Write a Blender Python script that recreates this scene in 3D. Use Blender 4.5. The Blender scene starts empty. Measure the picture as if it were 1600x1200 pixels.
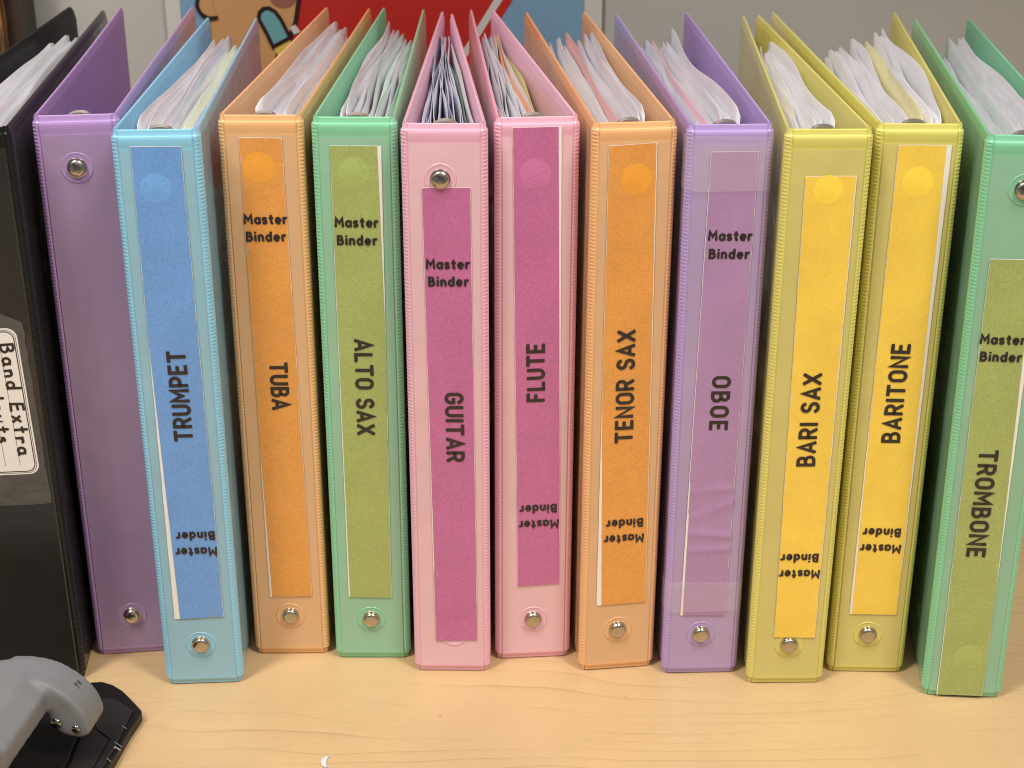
import bpy, bmesh, math, random
from mathutils import Vector, Matrix
R = math.radians
S = bpy.context.scene
COL = S.collection
H = .292                      # binder height, metres

# ------------------------------------------------------------ camera, light, exposure
cd = bpy.data.cameras.new('camera'); cam = bpy.data.objects.new('camera', cd); COL.objects.link(cam)
cd.sensor_width = 36; cd.lens = 36 * 2383.84 / 1600
cd.clip_start = .02; cd.clip_end = 50
cam.location = (0, 0, .45267)
cam.rotation_mode = 'XYZ'
_p, _r = R(22.9386), R(-.02265)
_f = Vector((0, math.cos(_p), -math.sin(_p))); _u = Vector((0, math.sin(_p), math.cos(_p))); _x = Vector((1, 0, 0))
_x2 = _x * math.cos(_r) + _u * math.sin(_r); _u2 = _u * math.cos(_r) - _x * math.sin(_r)
cam.matrix_world = Matrix(((_x2.x, _u2.x, -_f.x, 0), (_x2.y, _u2.y, -_f.y, 0), (_x2.z, _u2.z, -_f.z, .45267), (0, 0, 0, 1)))
cd.dof.use_dof = True; cd.dof.focus_distance = .735; cd.dof.aperture_fstop = 18
S.camera = cam

W = bpy.data.worlds.new('World'); S.world = W; W.use_nodes = True
bg = W.node_tree.nodes['Background']
bg.inputs[1].default_value = .74
_n = W.node_tree.nodes; _l = W.node_tree.links          # a dim, uneven room all around: soft light and something to reflect
_tc = _n.new('ShaderNodeTexCoord'); _no = _n.new('ShaderNodeTexNoise'); _no.inputs['Scale'].default_value = 2.6; _no.inputs['Detail'].default_value = 2
_l.new(_tc.outputs['Generated'], _no.inputs['Vector'])
_cr = _n.new('ShaderNodeValToRGB'); _cr.color_ramp.elements[0].position = .36; _cr.color_ramp.elements[0].color = (.13, .12, .11, 1)
_cr.color_ramp.elements[1].position = .68; _cr.color_ramp.elements[1].color = (1.0, .97, .93, 1)
_l.new(_no.outputs['Fac'], _cr.inputs[0])
_sp = _n.new('ShaderNodeSeparateXYZ'); _l.new(_tc.outputs['Generated'], _sp.inputs[0])
_mr = _n.new('ShaderNodeMapRange'); _mr.inputs['From Min'].default_value = .05; _mr.inputs['From Max'].default_value = .75; _mr.inputs['To Min'].default_value = .5; _mr.inputs['To Max'].default_value = 1.5
_l.new(_sp.outputs['Z'], _mr.inputs['Value'])
_vm = _n.new('ShaderNodeVectorMath'); _vm.operation = 'SCALE'; _l.new(_cr.outputs[0], _vm.inputs[0]); _l.new(_mr.outputs[0], _vm.inputs['Scale']); _l.new(_vm.outputs[0], bg.inputs[0])

def lamp(name, loc, target, sx, sy, power, col):
    l = bpy.data.lights.new(name, 'AREA'); l.shape = 'RECTANGLE'; l.size = sx; l.size_y = sy
    l.energy = power; l.color = col
    o = bpy.data.objects.new(name, l); COL.objects.link(o)
    o.location = loc
    o.rotation_euler = (Vector(target) - Vector(loc)).to_track_quat('-Z', 'Y').to_euler()
    return o
lamp('ceiling_lamp', (-.75, -.05, 1.9), (-.1, .75, .1), .30, 1.0, 30, (1, .965, .925))
lamp('ceiling_lamp', (.72, -.05, 1.9), (.1, .75, .1), .30, 1.0, 27, (1, .965, .925))

S.cycles.pixel_filter_type = 'BLACKMAN_HARRIS'; S.cycles.filter_width = 1.05
S.view_settings.view_transform = 'Standard'; S.view_settings.look = 'None'
S.view_settings.exposure = -.03; S.view_settings.gamma = 1; S.view_settings.use_curve_mapping = False

# ------------------------------------------------------------ helpers
SAT = .08
def lin(r, g, b, k=1.0):
    lu = .3*r + .55*g + .15*b; r, g, b = [c + (lu - c)*SAT for c in (r, g, b)]
    f = lambda c: ((c / 255) / 12.92 if c / 255 <= .04045 else ((c / 255 + .055) / 1.055) ** 2.4) * k
    return (f(r), f(g), f(b), 1)

def mat(name, col, rough=.5, coat=0, coat_rough=.08, metal=0, var=.06, vscale=8, bump=0, bscale=40, speck=0, spscale=900, alpha=1, spec=.5, scuff=0):
    m = bpy.data.materials.new(name); m.use_nodes = True
    nt = m.node_tree; N = nt.nodes; L = nt.links; b = N['Principled BSDF']
    b.inputs['Roughness'].default_value = rough; b.inputs['Metallic'].default_value = metal
    b.inputs['Coat Weight'].default_value = coat; b.inputs['Coat Roughness'].default_value = coat_rough
    b.inputs['Alpha'].default_value = alpha; b.inputs['Specular IOR Level'].default_value = spec
    tc = N.new('ShaderNodeTexCoord')
    n1 = N.new('ShaderNodeTexNoise'); n1.inputs['Scale'].default_value = vscale; n1.inputs['Detail'].default_value = 4
    L.new(tc.outputs['Object'], n1.inputs['Vector'])
    mr = N.new('ShaderNodeMapRange'); mr.inputs['From Min'].default_value = .3; mr.inputs['From Max'].default_value = .7
    mr.inputs['To Min'].default_value = 1 - var; mr.inputs['To Max'].default_value = 1 + var
    L.new(n1.outputs['Fac'], mr.inputs['Value'])
    fac = mr.outputs[0]
    if speck:
        n2 = N.new('ShaderNodeTexNoise'); n2.inputs['Scale'].default_value = spscale; n2.inputs['Detail'].default_value = 3; n2.inputs['Roughness'].default_value = .75
        L.new(tc.outputs['Object'], n2.inputs['Vector'])
        m2 = N.new('ShaderNodeMapRange'); m2.inputs['From Min'].default_value = .3; m2.inputs['From Max'].default_value = .7
        m2.inputs['To Min'].default_value = 1 - speck; m2.inputs['To Max'].default_value = 1 + speck
        L.new(n2.outputs['Fac'], m2.inputs['Value'])
        mu = N.new('ShaderNodeMath'); mu.operation = 'MULTIPLY'; L.new(fac, mu.inputs[0]); L.new(m2.outputs[0], mu.inputs[1]); fac = mu.outputs[0]
    vm = N.new('ShaderNodeVectorMath'); vm.operation = 'SCALE'; vm.inputs[0].default_value = col[:3]
    L.new(fac, vm.inputs['Scale']); L.new(vm.outputs[0], b.inputs['Base Color'])
    if scuff:       # cloudy, handled plastic: the gloss comes and goes in patches
        n6 = N.new('ShaderNodeTexNoise'); n6.inputs['Scale'].default_value = 22; n6.inputs['Detail'].default_value = 6; n6.inputs['Roughness'].default_value = .65; n6.inputs['Distortion'].default_value = .6
        L.new(tc.outputs['Object'], n6.inputs['Vector'])
        m6 = N.new('ShaderNodeMapRange'); m6.inputs['From Min'].default_value = .35; m6.inputs['From Max'].default_value = .7; m6.inputs['To Min'].default_value = coat_rough*.6; m6.inputs['To Max'].default_value = coat_rough + scuff
        L.new(n6.outputs['Fac'], m6.inputs['Value']); L.new(m6.outputs[0], b.inputs['Coat Roughness'])
    if bump:
        n3 = N.new('ShaderNodeTexNoise'); n3.inputs['Scale'].default_value = bscale; n3.inputs['Detail'].default_value = 3
        L.new(tc.outputs['Object'], n3.inputs['Vector'])
        bp = N.new('ShaderNodeBump'); bp.inputs['Strength'].default_value = bump; bp.inputs['Distance'].default_value = .004
        L.new(n3.outputs['Fac'], bp.inputs['Height']); L.new(bp.outputs[0], b.inputs['Normal'])
        if coat: L.new(bp.outputs[0], b.inputs['Coat Normal'])
    return m

def mesh(name, verts, faces, m, parent=None, smooth=False, angle=None):
    me = bpy.data.meshes.new(name); me.from_pydata([tuple(v) for v in verts], [], faces); me.update()
    bm = bmesh.new(); bm.from_mesh(me); bmesh.ops.recalc_face_normals(bm, faces=bm.faces); bm.to_mesh(me); bm.free()
    o = bpy.data.objects.new(name, me); COL.objects.link(o); me.materials.append(m)
    if parent is not None: o.parent = parent
    if smooth:
        for p in me.polygons: p.use_smooth = True
        if angle: me.set_sharp_from_angle(angle=R(angle))
    return o

def grid_faces(nu, nv, off=0, closed_u=False):
    F = []
    for i in range(nu if closed_u else nu - 1):
        for j in range(nv - 1):
            a = off + i * nv + j; b = off + ((i + 1) % nu) * nv + j
            F.append((a, b, b + 1, a + 1))
    return F

def tag(o, label, cat, group=None):
    o['label'] = label; o['category'] = cat
    if group: o['group'] = group
    return o

class MB:
    def __init__(s): s.v = []; s.f = []
    def add(s, v, f):
        k = len(s.v); s.v += [tuple(q) for q in v]; s.f += [tuple(i + k for i in q) for q in f]
    def box(s, a, b):
        (x0, y0, z0), (x1, y1, z1) = a, b
        s.add([(x0,y0,z0),(x1,y0,z0),(x1,y1,z0),(x0,y1,z0),(x0,y0,z1),(x1,y0,z1),(x1,y1,z1),(x0,y1,z1)],
              [(0,1,2,3),(4,5,6,7),(0,1,5,4),(1,2,6,5),(2,3,7,6),(3,0,4,7)])
    def prism(s, pts, y0, y1):          # outline in x,z
        n = len(pts)
        s.add([(x, y0, z) for x, z in pts] + [(x, y1, z) for x, z in pts],
              [tuple(range(n)), tuple(range(n, 2*n))] + [(i, (i+1) % n, n+(i+1) % n, n+i) for i in range(n)])
    def slab(s, pts, z0, z1):           # outline in x,y
        n = len(pts)
        s.add([(x, y, z0) for x, y in pts] + [(x, y, z1) for x, y in pts],
              [tuple(range(n)), tuple(range(n, 2*n))] + [(i, (i+1) % n, n+(i+1) % n, n+i) for i in range(n)])
    def lathe(s, prof, c, n=28, base=True):        # axis along -y from c; profile (radius, height towards the viewer)
        v = []; f = []
        for r, h in prof:
            for i in range(n):
                a = 2*math.pi*i/n; v.append((c[0] + r*math.cos(a), c[1] - h, c[2] + r*math.sin(a)))
        for j in range(len(prof)-1):
            for i in range(n): f.append((j*n+i, j*n+(i+1) % n, (j+1)*n+(i+1) % n, (j+1)*n+i))
        if base: f.append(tuple(range(n)))
        f.append(tuple((len(prof)-1)*n+i for i in range(n)))
        s.add(v, f)
    def tube(s, pts, r, n=8, closed=False):
        P = [Vector(p) for p in pts]; m = len(P); v = []; f = []
        up = Vector((0, 0, 1))
        for i, p in enumerate(P):
            a = P[(i-1) % m] if (closed or i > 0) else p; b = P[(i+1) % m] if (closed or i < m-1) else p
            t = (b - a).normalized(); ref = up if abs(t.dot(up)) < .95 else Vector((1, 0, 0))
            e1 = t.cross(ref).normalized(); e2 = t.cross(e1)
            for k in range(n):
                an = 2*math.pi*k/n; v.append(p + (e1*math.cos(an) + e2*math.sin(an))*r)
        for i in range(m if closed else m-1):
            for k in range(n): f.append((i*n+k, i*n+(k+1) % n, ((i+1) % m)*n+(k+1) % n, ((i+1) % m)*n+k))
        if not closed: f.append(tuple(range(n))); f.append(tuple((m-1)*n+k for k in range(n)))
        s.add(v, f)
    def build(s, name, m, parent=None, smooth=False, angle=None): return mesh(name, s.v, s.f, m, parent, smooth, angle)

# ------------------------------------------------------------ a stroke alphabet
def arc(cx, cy, rx, ry, a0, a1, n=10):
    return [(cx + rx*math.cos(R(a0 + (a1-a0)*i/n)), cy + ry*math.sin(R(a0 + (a1-a0)*i/n))) for i in range(n+1)]
def ring(cx, cy, rx, ry, n=24): return ('closed', arc(cx, cy, rx, ry, 0, 360, n)[:-1])
CAPS = {
 'T': (.62, [[(0,1),(.62,1)], [(.31,1),(.31,0)]]),
 'R': (.56, [[(0,0),(0,1),(.29,1)] + arc(.29,.735,.25,.265,90,-90) + [(0,.47)], [(.30,.47),(.56,0)]]),
 'U': (.58, [[(0,1),(0,.29)] + arc(.29,.29,.29,.29,180,360) + [(.58,1)]]),
 'M': (.74, [[(0,0),(0,1),(.37,.36),(.74,1),(.74,0)]]),
 'P': (.54, [[(0,0),(0,1),(.29,1)] + arc(.29,.72,.25,.28,90,-90) + [(0,.44)]]),
 'E': (.47, [[(.47,1),(0,1),(0,0),(.47,0)], [(0,.51),(.40,.51)]]),
 'B': (.56, [('closed', [(0,0),(0,1),(.27,1)] + arc(.27,.765,.22,.235,90,-90) + arc(.29,.265,.27,.265,90,-90)), [(0,.53),(.28,.53)]]),
 'A': (.64, [[(0,0),(.32,1),(.64,0)], [(.12,.27),(.52,.27)]]),
 'L': (.46, [[(0,1),(0,0),(.46,0)]]),
 'O': (.60, [('closed', arc(.30,.70,.30,.30,0,180) + arc(.30,.30,.30,.30,180,360))]),
 'S': (.54, [arc(.27,.745,.25,.255,20,180) + arc(.30,.74,.28,.24,190,262,6) + arc(.26,.26,.28,.24,82,0,6) + arc(.27,.255,.27,.255,-5,-160)]),
 'X': (.60, [[(0,1),(.60,0)], [(.60,1),(0,0)]]),
 'G': (.58, [arc(.29,.71,.29,.29,15,180) + arc(.29,.29,.29,.29,180,360) + [(.58,.46),(.34,.46)]]),
 'I': (.0, [[(0,0),(0,1)]]),
 'F': (.46, [[(.46,1),(0,1),(0,0)], [(0,.5),(.38,.5)]]),
 'N': (.60, [[(0,0),(0,1),(.60,0),(.60,1)]]),
 ' ': (.16, []),
}
x_ = .68
LOW = {
 'M': (.86, [[(0,0),(.06,1),(.43,.40),(.80,1),(.86,0)]]),
 'B': (.58, [('closed', [(0,0),(0,1),(.27,1)] + arc(.27,.77,.21,.23,90,-90) + arc(.29,.27,.29,.27,90,-90)), [(0,.54),(.28,.54)]]),
 'a': (.54, [ring(.27,.33,.27,.33), [(.54,.66),(.54,0)]]),
 's': (.40, [arc(.20,.50,.19,.16,30,190,8) + arc(.20,.17,.20,.17,80,-150,8)]),
 't': (.36, [[(.18,.95),(.18,.17)] + arc(.30,.17,.12,.17,180,280,5), [(0,.66),(.36,.66)]]),
 'e': (.54, [[(.02,.35),(.52,.35)] + arc(.27,.33,.26,.33,5,310,18)]),
 'r': (.32, [[(0,.66),(0,0)], arc(.26,.36,.26,.30,180,75,8)]),
 'i': (.0, [[(0,.66),(0,0)], [(0,1.0),(0,1.02)]]),
 'n': (.48, [[(0,.66),(0,0)], [(0,.36)] + arc(.24,.38,.24,.28,180,0) + [(.48,0)]]),
 'd': (.54, [ring(.27,.33,.27,.33), [(.54,1.05),(.54,0)]]),
}

def ribbon(pts, sw, closed=False, square=.55):
    """a flat pen stroke of width sw along pts (2-D): vertices, faces"""
    P = [Vector(p) for p in pts]; Q = []
    for p in P:
        if not Q or (p - Q[-1]).length > 1e-7: Q.append(p)
    P = Q; m = len(P); hw = sw/2; A = []; B = []
    for i, p in enumerate(P):
        a = P[i-1] if (closed or i > 0) else None; b = P[(i+1) % m] if (closed or i < m-1) else None
        d1 = (p - a).normalized() if a is not None else (b - p).normalized()
        d2 = (b - p).normalized() if b is not None else d1
        n1 = Vector((-d1.y, d1.x)); n2 = Vector((-d2.y, d2.x)); n = n1 + n2
        n = n.normalized() if n.length > 1e-6 else n1
        k = hw / max(.45, n.dot(n1))
        A.append(p + n*k); B.append(p - n*k)
    v = A + B; f = [(i, (i+1) % m, m + (i+1) % m, m + i) for i in range(m if closed else m-1)]
    if not closed:
        for e, d in ((0, (P[0]-P[1]).normalized()), (m-1, (P[-1]-P[-2]).normalized())):
            n = Vector((-d.y, d.x)); k0 = len(v); pts_ = []
            for q in range(9):
                t = R(90 - 180*q/8); c, s_ = math.cos(t), math.sin(t)
                g = lambda u: math.copysign(abs(u)**square, u)
                pts_.append(P[e] + d*hw*.75*g(c) + n*hw*g(s_))
            v += pts_; f.append(tuple(range(k0, k0+9)))
    return v, f

def write(mb, text, font, cap, sw, place, y, length=None, gap=.27, align=.5, square=.55):
    """strokes of the text, centred; place(u, v) -> (x, z); returns nothing, adds to mb"""
    h = cap - sw
    def total(g): return sum(font[c][0]*h for c in text) + g*h*(len(text)-1) + sw
    sx = 1
    g = gap
    if length:
        base = sum(font[c][0]*h for c in text)
        g = (length - sw - base)/(h*(len(text)-1))
        if g < .36: sx = (length - sw)/(base + .36*h*(len(text)-1)); g = .36
        if g > .46: sx = (length - sw)/(base + .46*h*(len(text)-1)); g = .46
    tot = (sum(font[c][0]*h for c in text) + g*h*(len(text)-1))*sx
    u = -tot*align; k = 0
    for c in text:
        w, st = font[c]
        for s_ in st:
            closed = isinstance(s_, tuple); pts = s_[1] if closed else s_
            vv, ff = ribbon([(u + x*h*sx, -cap/2 + sw/2 + z*h) for x, z in pts], sw, closed, square)
            out = []
            for q in vv:
                X, Z = place(q.x, q.y); out.append((X, y - k*.000006, Z))
            mb.add(out, ff); k += 1
        u += (w + g)*h*sx

# ------------------------------------------------------------ common materials
rnd = random.Random(5)
paper = mat('white_paper', lin(208, 206, 210), .55, var=.03, vscale=30, bump=.05, bscale=60)
sleeve = mat('clear_sleeve_paper', lin(204, 203, 209), .35, coat=.6, coat_rough=.12, var=.05, vscale=25, bump=.12, bscale=40)
card = mat('label_card', lin(238, 232, 222), .6, var=.03)
ink = mat('dark_brown_ink', lin(42, 34, 30), .45, coat=.25, coat_rough=.25, var=.10, vscale=300)
steel = mat('nickel_steel', lin(186, 178, 164), .19, metal=1, var=.06, vscale=200, bump=.06, bscale=400)

steel2 = mat('satin_steel', lin(232, 228, 220), .42, metal=1, var=.04)

# ------------------------------------------------------------ desk and wall
def wood():
    m = bpy.data.materials.new('maple_laminate'); m.use_nodes = True
    nt = m.node_tree; N = nt.nodes; L = nt.links; b = N['Principled BSDF']
    b.inputs['Roughness'].default_value = .42; b.inputs['Coat Weight'].default_value = .15; b.inputs['Coat Roughness'].default_value = .3
    tc = N.new('ShaderNodeTexCoord')
    mp = N.new('ShaderNodeMapping'); mp.inputs['Scale'].default_value = (3.2, 11, 1); L.new(tc.outputs['Object'], mp.inputs['Vector'])
    n0 = N.new('ShaderNodeTexNoise'); n0.inputs['Scale'].default_value = 1.1; n0.inputs['Detail'].default_value = 3; n0.inputs['Roughness'].default_value = .45
    L.new(mp.outputs[0], n0.inputs['Vector'])
    # thin growth lines: contour lines of a stretched noise field over y
    sep = N.new('ShaderNodeSeparateXYZ'); L.new(tc.outputs['Object'], sep.inputs[0])
    a1 = N.new('ShaderNodeMath'); a1.operation = 'MULTIPLY'; a1.inputs[1].default_value = 105; L.new(sep.outputs['Y'], a1.inputs[0])
    a2 = N.new('ShaderNodeMath'); a2.operation = 'MULTIPLY'; a2.inputs[1].default_value = 6.5; L.new(n0.outputs['Fac'], a2.inputs[0])
    a3 = N.new('ShaderNodeMath'); a3.operation = 'ADD'; L.new(a1.outputs[0], a3.inputs[0]); L.new(a2.outputs[0], a3.inputs[1])
    fr = N.new('ShaderNodeMath'); fr.operation = 'FRACT'; L.new(a3.outputs[0], fr.inputs[0])
    cr = N.new('ShaderNodeValToRGB'); e = cr.color_ramp
    e.elements[0].position = 0; e.elements[0].color = (0, 0, 0, 1); e.elements[1].position = 1; e.elements[1].color = (.05, .05, .05, 1)
    for p, v in ((.76, .10), (.91, .30), (.962, 1), (.985, .45)): x = e.elements.new(p); x.color = (v, v, v, 1)
    L.new(fr.outputs[0], cr.inputs[0])
    # the lines come and go
    mpb = N.new('ShaderNodeMapping'); mpb.inputs['Scale'].default_value = (7, 26, 1); L.new(tc.outputs['Object'], mpb.inputs['Vector'])
    nb = N.new('ShaderNodeTexNoise'); nb.inputs['Scale'].default_value = 1; nb.inputs['Detail'].default_value = 2; L.new(mpb.outputs[0], nb.inputs['Vector'])
    mb_ = N.new('ShaderNodeMapRange'); mb_.inputs['From Min'].default_value = .35; mb_.inputs['From Max'].default_value = .65; L.new(nb.outputs['Fac'], mb_.inputs['Value'])
    ln = N.new('ShaderNodeMath'); ln.operation = 'MULTIPLY'; L.new(cr.outputs[0], ln.inputs[0]); L.new(mb_.outputs[0], ln.inputs[1])
    # short fine fleck along x
    mp2 = N.new('ShaderNodeMapping'); mp2.inputs['Scale'].default_value = (60, 480, 1); L.new(tc.outputs['Object'], mp2.inputs['Vector'])
    n2 = N.new('ShaderNodeTexNoise'); n2.inputs['Scale'].default_value = 1.5; n2.inputs['Detail'].default_value = 4; n2.inputs['Roughness'].default_value = .7; L.new(mp2.outputs[0], n2.inputs['Vector'])
    mx = N.new('ShaderNodeMix'); mx.data_type = 'RGBA'; mx.inputs['A'].default_value = WOOD_A; mx.inputs['B'].default_value = WOOD_B
    q = N.new('ShaderNodeMapRange'); q.inputs['From Min'].default_value = .25; q.inputs['From Max'].default_value = .75; L.new(n2.outputs['Fac'], q.inputs['Value'])
    q2 = N.new('ShaderNodeMath'); q2.operation = 'MULTIPLY'; q2.inputs[1].default_value = .55; L.new(q.outputs[0], q2.inputs[0])
    L.new(q2.outputs[0], mx.inputs['Factor'])
    # broad mottling
    n4 = N.new('ShaderNodeTexNoise'); n4.inputs['Scale'].default_value = 14; n4.inputs['Detail'].default_value = 3; L.new(tc.outputs['Object'], n4.inputs['Vector'])
    q4 = N.new('ShaderNodeMapRange'); q4.inputs['From Min'].default_value = .3; q4.inputs['From Max'].default_value = .7; q4.inputs['To Min'].default_value = .94; q4.inputs['To Max'].default_value = 1.05; L.new(n4.outputs['Fac'], q4.inputs['Value'])
    mx2 = N.new('ShaderNodeMix'); mx2.data_type = 'RGBA'; mx2.inputs['B'].default_value = WOOD_C
    L.new(mx.outputs['Result'], mx2.inputs['A'])
    q3 = N.new('ShaderNodeMath'); q3.operation = 'MULTIPLY'; q3.inputs[1].default_value = .52; L.new(ln.outputs[0], q3.inputs[0]); L.new(q3.outputs[0], mx2.inputs['Factor'])
    sc = N.new('ShaderNodeVectorMath'); sc.operation = 'SCALE'; L.new(mx2.outputs['Result'], sc.inputs[0]); L.new(q4.outputs[0], sc.inputs['Scale'])
    # a few dark specks
    n5 = N.new('ShaderNodeTexNoise'); n5.inputs['Scale'].default_value = 230; n5.inputs['Detail'].default_value = 1; L.new(tc.outputs['Object'], n5.inputs['Vector'])
    q5 = N.new('ShaderNodeMapRange'); q5.inputs['From Min'].default_value = .80; q5.inputs['From Max'].default_value = .84; q5.inputs['To Min'].default_value = 1; q5.inputs['To Max'].default_value = .45; L.new(n5.outputs['Fac'], q5.inputs['Value'])
    sc2 = N.new('ShaderNodeVectorMath'); sc2.operation = 'SCALE'; L.new(sc.outputs[0], sc2.inputs[0]); L.new(q5.outputs[0], sc2.inputs['Scale'])
    L.new(sc2.outputs[0], b.inputs['Base Color'])
    return m
WOOD_A = (.615, .42, .215, 1); WOOD_B = (.52, .34, .165, 1); WOOD_C = (.31, .175, .072, 1)
d = MB(); d.box((-1.2, .15, -.03), (1.2, 1.098, 0))
o = d.build('desk_top', wood()); o['kind'] = 'structure'
wallm = mat('painted_wall', lin(174, 171, 164), .75, var=.03, vscale=3, bump=.05, bscale=300)
d = MB(); d.box((-1.6, 1.10, -.6), (1.6, 1.16, 2.2))
o = d.build('wall', wallm); o['kind'] = 'structure'

d = MB(); d.box((.045, .70, .76), (1.2, 1.098, .785)); o = d.build('added_shade_board', mat('shade_board_surface', lin(150, 140, 126), .6)); o['kind'] = 'structure'  # unseen board added overhead, there to shade the right part of the wall

# ------------------------------------------------------------ ring binders
def palette(rim, panel, inner=None, black=False):
    k = 1/.95
    if not black:
        mid = [sum(c)/3 for c in (rim, panel, inner)]
        soft = lambda c, q, up: tuple(min(240, (x + (sum(c)/3 - x)*q)*up) for x in c)
        rim = soft(rim, .06, 1.06); panel = soft(tuple(a*.82 + b_*.18 for a, b_ in zip(panel, rim)), .14, 1.05); inner = soft(inner, .12, 1.12)
    mixc = [a*.55 + b_*.45 for a, b_ in zip(panel, rim)]
    g = .35 if black else 1
    r = mat('vinyl', lin(*[a*.85 + b_*.15 for a, b_ in zip(rim, panel)], k), .32, coat=.8*g, coat_rough=.09, var=.03, bump=.10, bscale=35, spec=.5*g)
    p = mat('spine_pocket_vinyl', lin(*panel, k), .38, coat=.7, coat_rough=.10, var=.07, vscale=14, bump=.7, bscale=12, scuff=.25)
    i = mat('inner_vinyl', lin(*inner, k), .5, var=.05, vscale=10, bump=.1, bscale=30, spec=.5*g)
    w = mat('pressed_vinyl', lin(*mixc, k), .3, coat=.5, coat_rough=.12, var=.03)
    return r, p, i, w
PAL = {
 'black':  palette((24, 23, 23), (36, 32, 29), (17, 17, 20), True),
 'purple': palette((172, 132, 196), (146, 114, 150), (140, 104, 160)),
 'blue':   palette((122, 192, 224), (122, 170, 186), (104, 162, 194)),
 'orange': palette((236, 168, 104), (206, 156, 104), (200, 146, 98)),
 'green':  palette((118, 198, 150), (128, 178, 142), (104, 172, 130)),
 'pink':   palette((224, 160, 184), (212, 164, 168), (200, 148, 168)),
 'violet': palette((166, 138, 204), (158, 132, 172), (146, 116, 176)),
 'lime':   palette((208, 200, 88), (194, 178, 88), (188, 176, 80)),
 'mint':   palette((112, 196, 148), (124, 172, 136), (98, 168, 126)),
}
def print_mat(c, sp=.16): return mat('printed_card', lin(*c, 1/.95), .5, coat=.55, coat_rough=.12, var=.06, vscale=40, speck=sp*1.25, spscale=1500, bump=.35, bscale=14, scuff=.28)

PW = .0168   # half width of the flat spine panel
def spine(root, m, rim, PW=PW):
    prof = [(.0030, H-.0012), (.0026, H-.0003), (.0020, H), (.0014, H-.0003), (.0012, H-.0010), (.0012, H-.0022), (.0009, H-.0028), (.0004, H-.0030),
            (.0001, H-.0036), (0, H-.0046), (.0002, H-.0078), (.0004, H-.0086), (.0003, H-.0092)]
    prof += [(.0003, H*k/8) for k in range(7, 0, -1)]
    prof += [(.0003, .0060), (.0001, .0046), (.0001, .0036), (.0006, .0026), (.0012, .0022), (.0012, .0010), (.0014, .0003), (.0020, 0), (.0026, .0003), (.0030, .0012)]
    xs = [-PW, -PW+.0006] + [-PW + .0012 + (2*PW-.0024)*k/10 for k in range(11)] + [PW-.0006, PW]
    v = []; n = len(prof)
    for i, x in enumerate(xs):
        e = .0006 if i in (0, len(xs)-1) else 0
        for y, z in prof: v.append((x, y + e, z))
    f = []
    for i in range(len(xs)-1):
        for j in range(n): a = i*n+j; b = (i+1)*n+j; f.append((a, b, (i+1)*n+(j+1) % n, i*n+(j+1) % n))
    f.append(tuple(range(n))); f.append(tuple((len(xs)-1)*n + j for j in range(n)))
    o = mesh('spine', v, f, m, root, True, 40); o.data.materials.append(rim)
    for p_ in o.data.polygons:
        if p_.center.z > H-.0089 or p_.center.z < .0046: p_.material_index = 1
    return o

def hinge(root, m, side, rib=.00178, dx=.0):
    ctrl = [(.0163, .0012), (.0169, .0009), (.0175, .0008), (.0182, .0012), (.0189, .0018), (.0195, .0026), (.0199, .0036), (.0200, .0048), (.0198, .0066), (.0196, .0080)]
    ctrl = [(x + dx, y) for x, y in ctrl]
    amp =  [0, 0, .05, .9, 1, .75, .2, 0, 0, 0]
    zs = [0, .0004, .0010, .0024, .0030, .0036]
    nr = int((H - .0080)/(rib)); z0 = .0040
    for k in range(nr*4+1): zs.append(z0 + (H-.0080)*k/(nr*4))
    zs += [H-.0036, H-.0030, H-.0024, H-.0010, H-.0003, H]
    v = []
    for i, (x, y) in enumerate(ctrl):
        a = ctrl[max(0, i-1)]; b = ctrl[min(len(ctrl)-1, i+1)]
        t = Vector((b[0]-a[0], b[1]-a[1])).normalized(); nx, ny = t.y, -t.x
        for z in zs:
            dz = min(z, H-z)
            off = -.0009 if dz < .0026 else (-.0004 if dz < .0033 else 0)
            if dz < .0006: off = -.0012
            if dz >= .0040: off += amp[i]*.00022*(1 + .13*math.sin(z*97 + side) + .10*math.sin(z*231 + 2*side))*math.cos((z - z0)/rib*2*math.pi)
            v.append((side*(x + nx*off), y + ny*off, z))
    n = len(zs); f = grid_faces(len(ctrl), n)
    k0 = len(v)
    for i, (x, y) in enumerate(ctrl):           # inner wall
        xi = min(x, .0184 + dx); yi = max(y + .0018, .0032)
        for z in (0, H): v.append((side*xi, yi, z))
    for i in range(len(ctrl)-1):
        a = k0 + i*2; f.append((a, a+2, a+3, a+1))
        f.append((i*n, (i+1)*n, a+2, a)); f.append((i*n+n-1, (i+1)*n+n-1, a+3, a+1))
    return mesh('hinge', v, f, m, root, True, 50)

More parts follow.
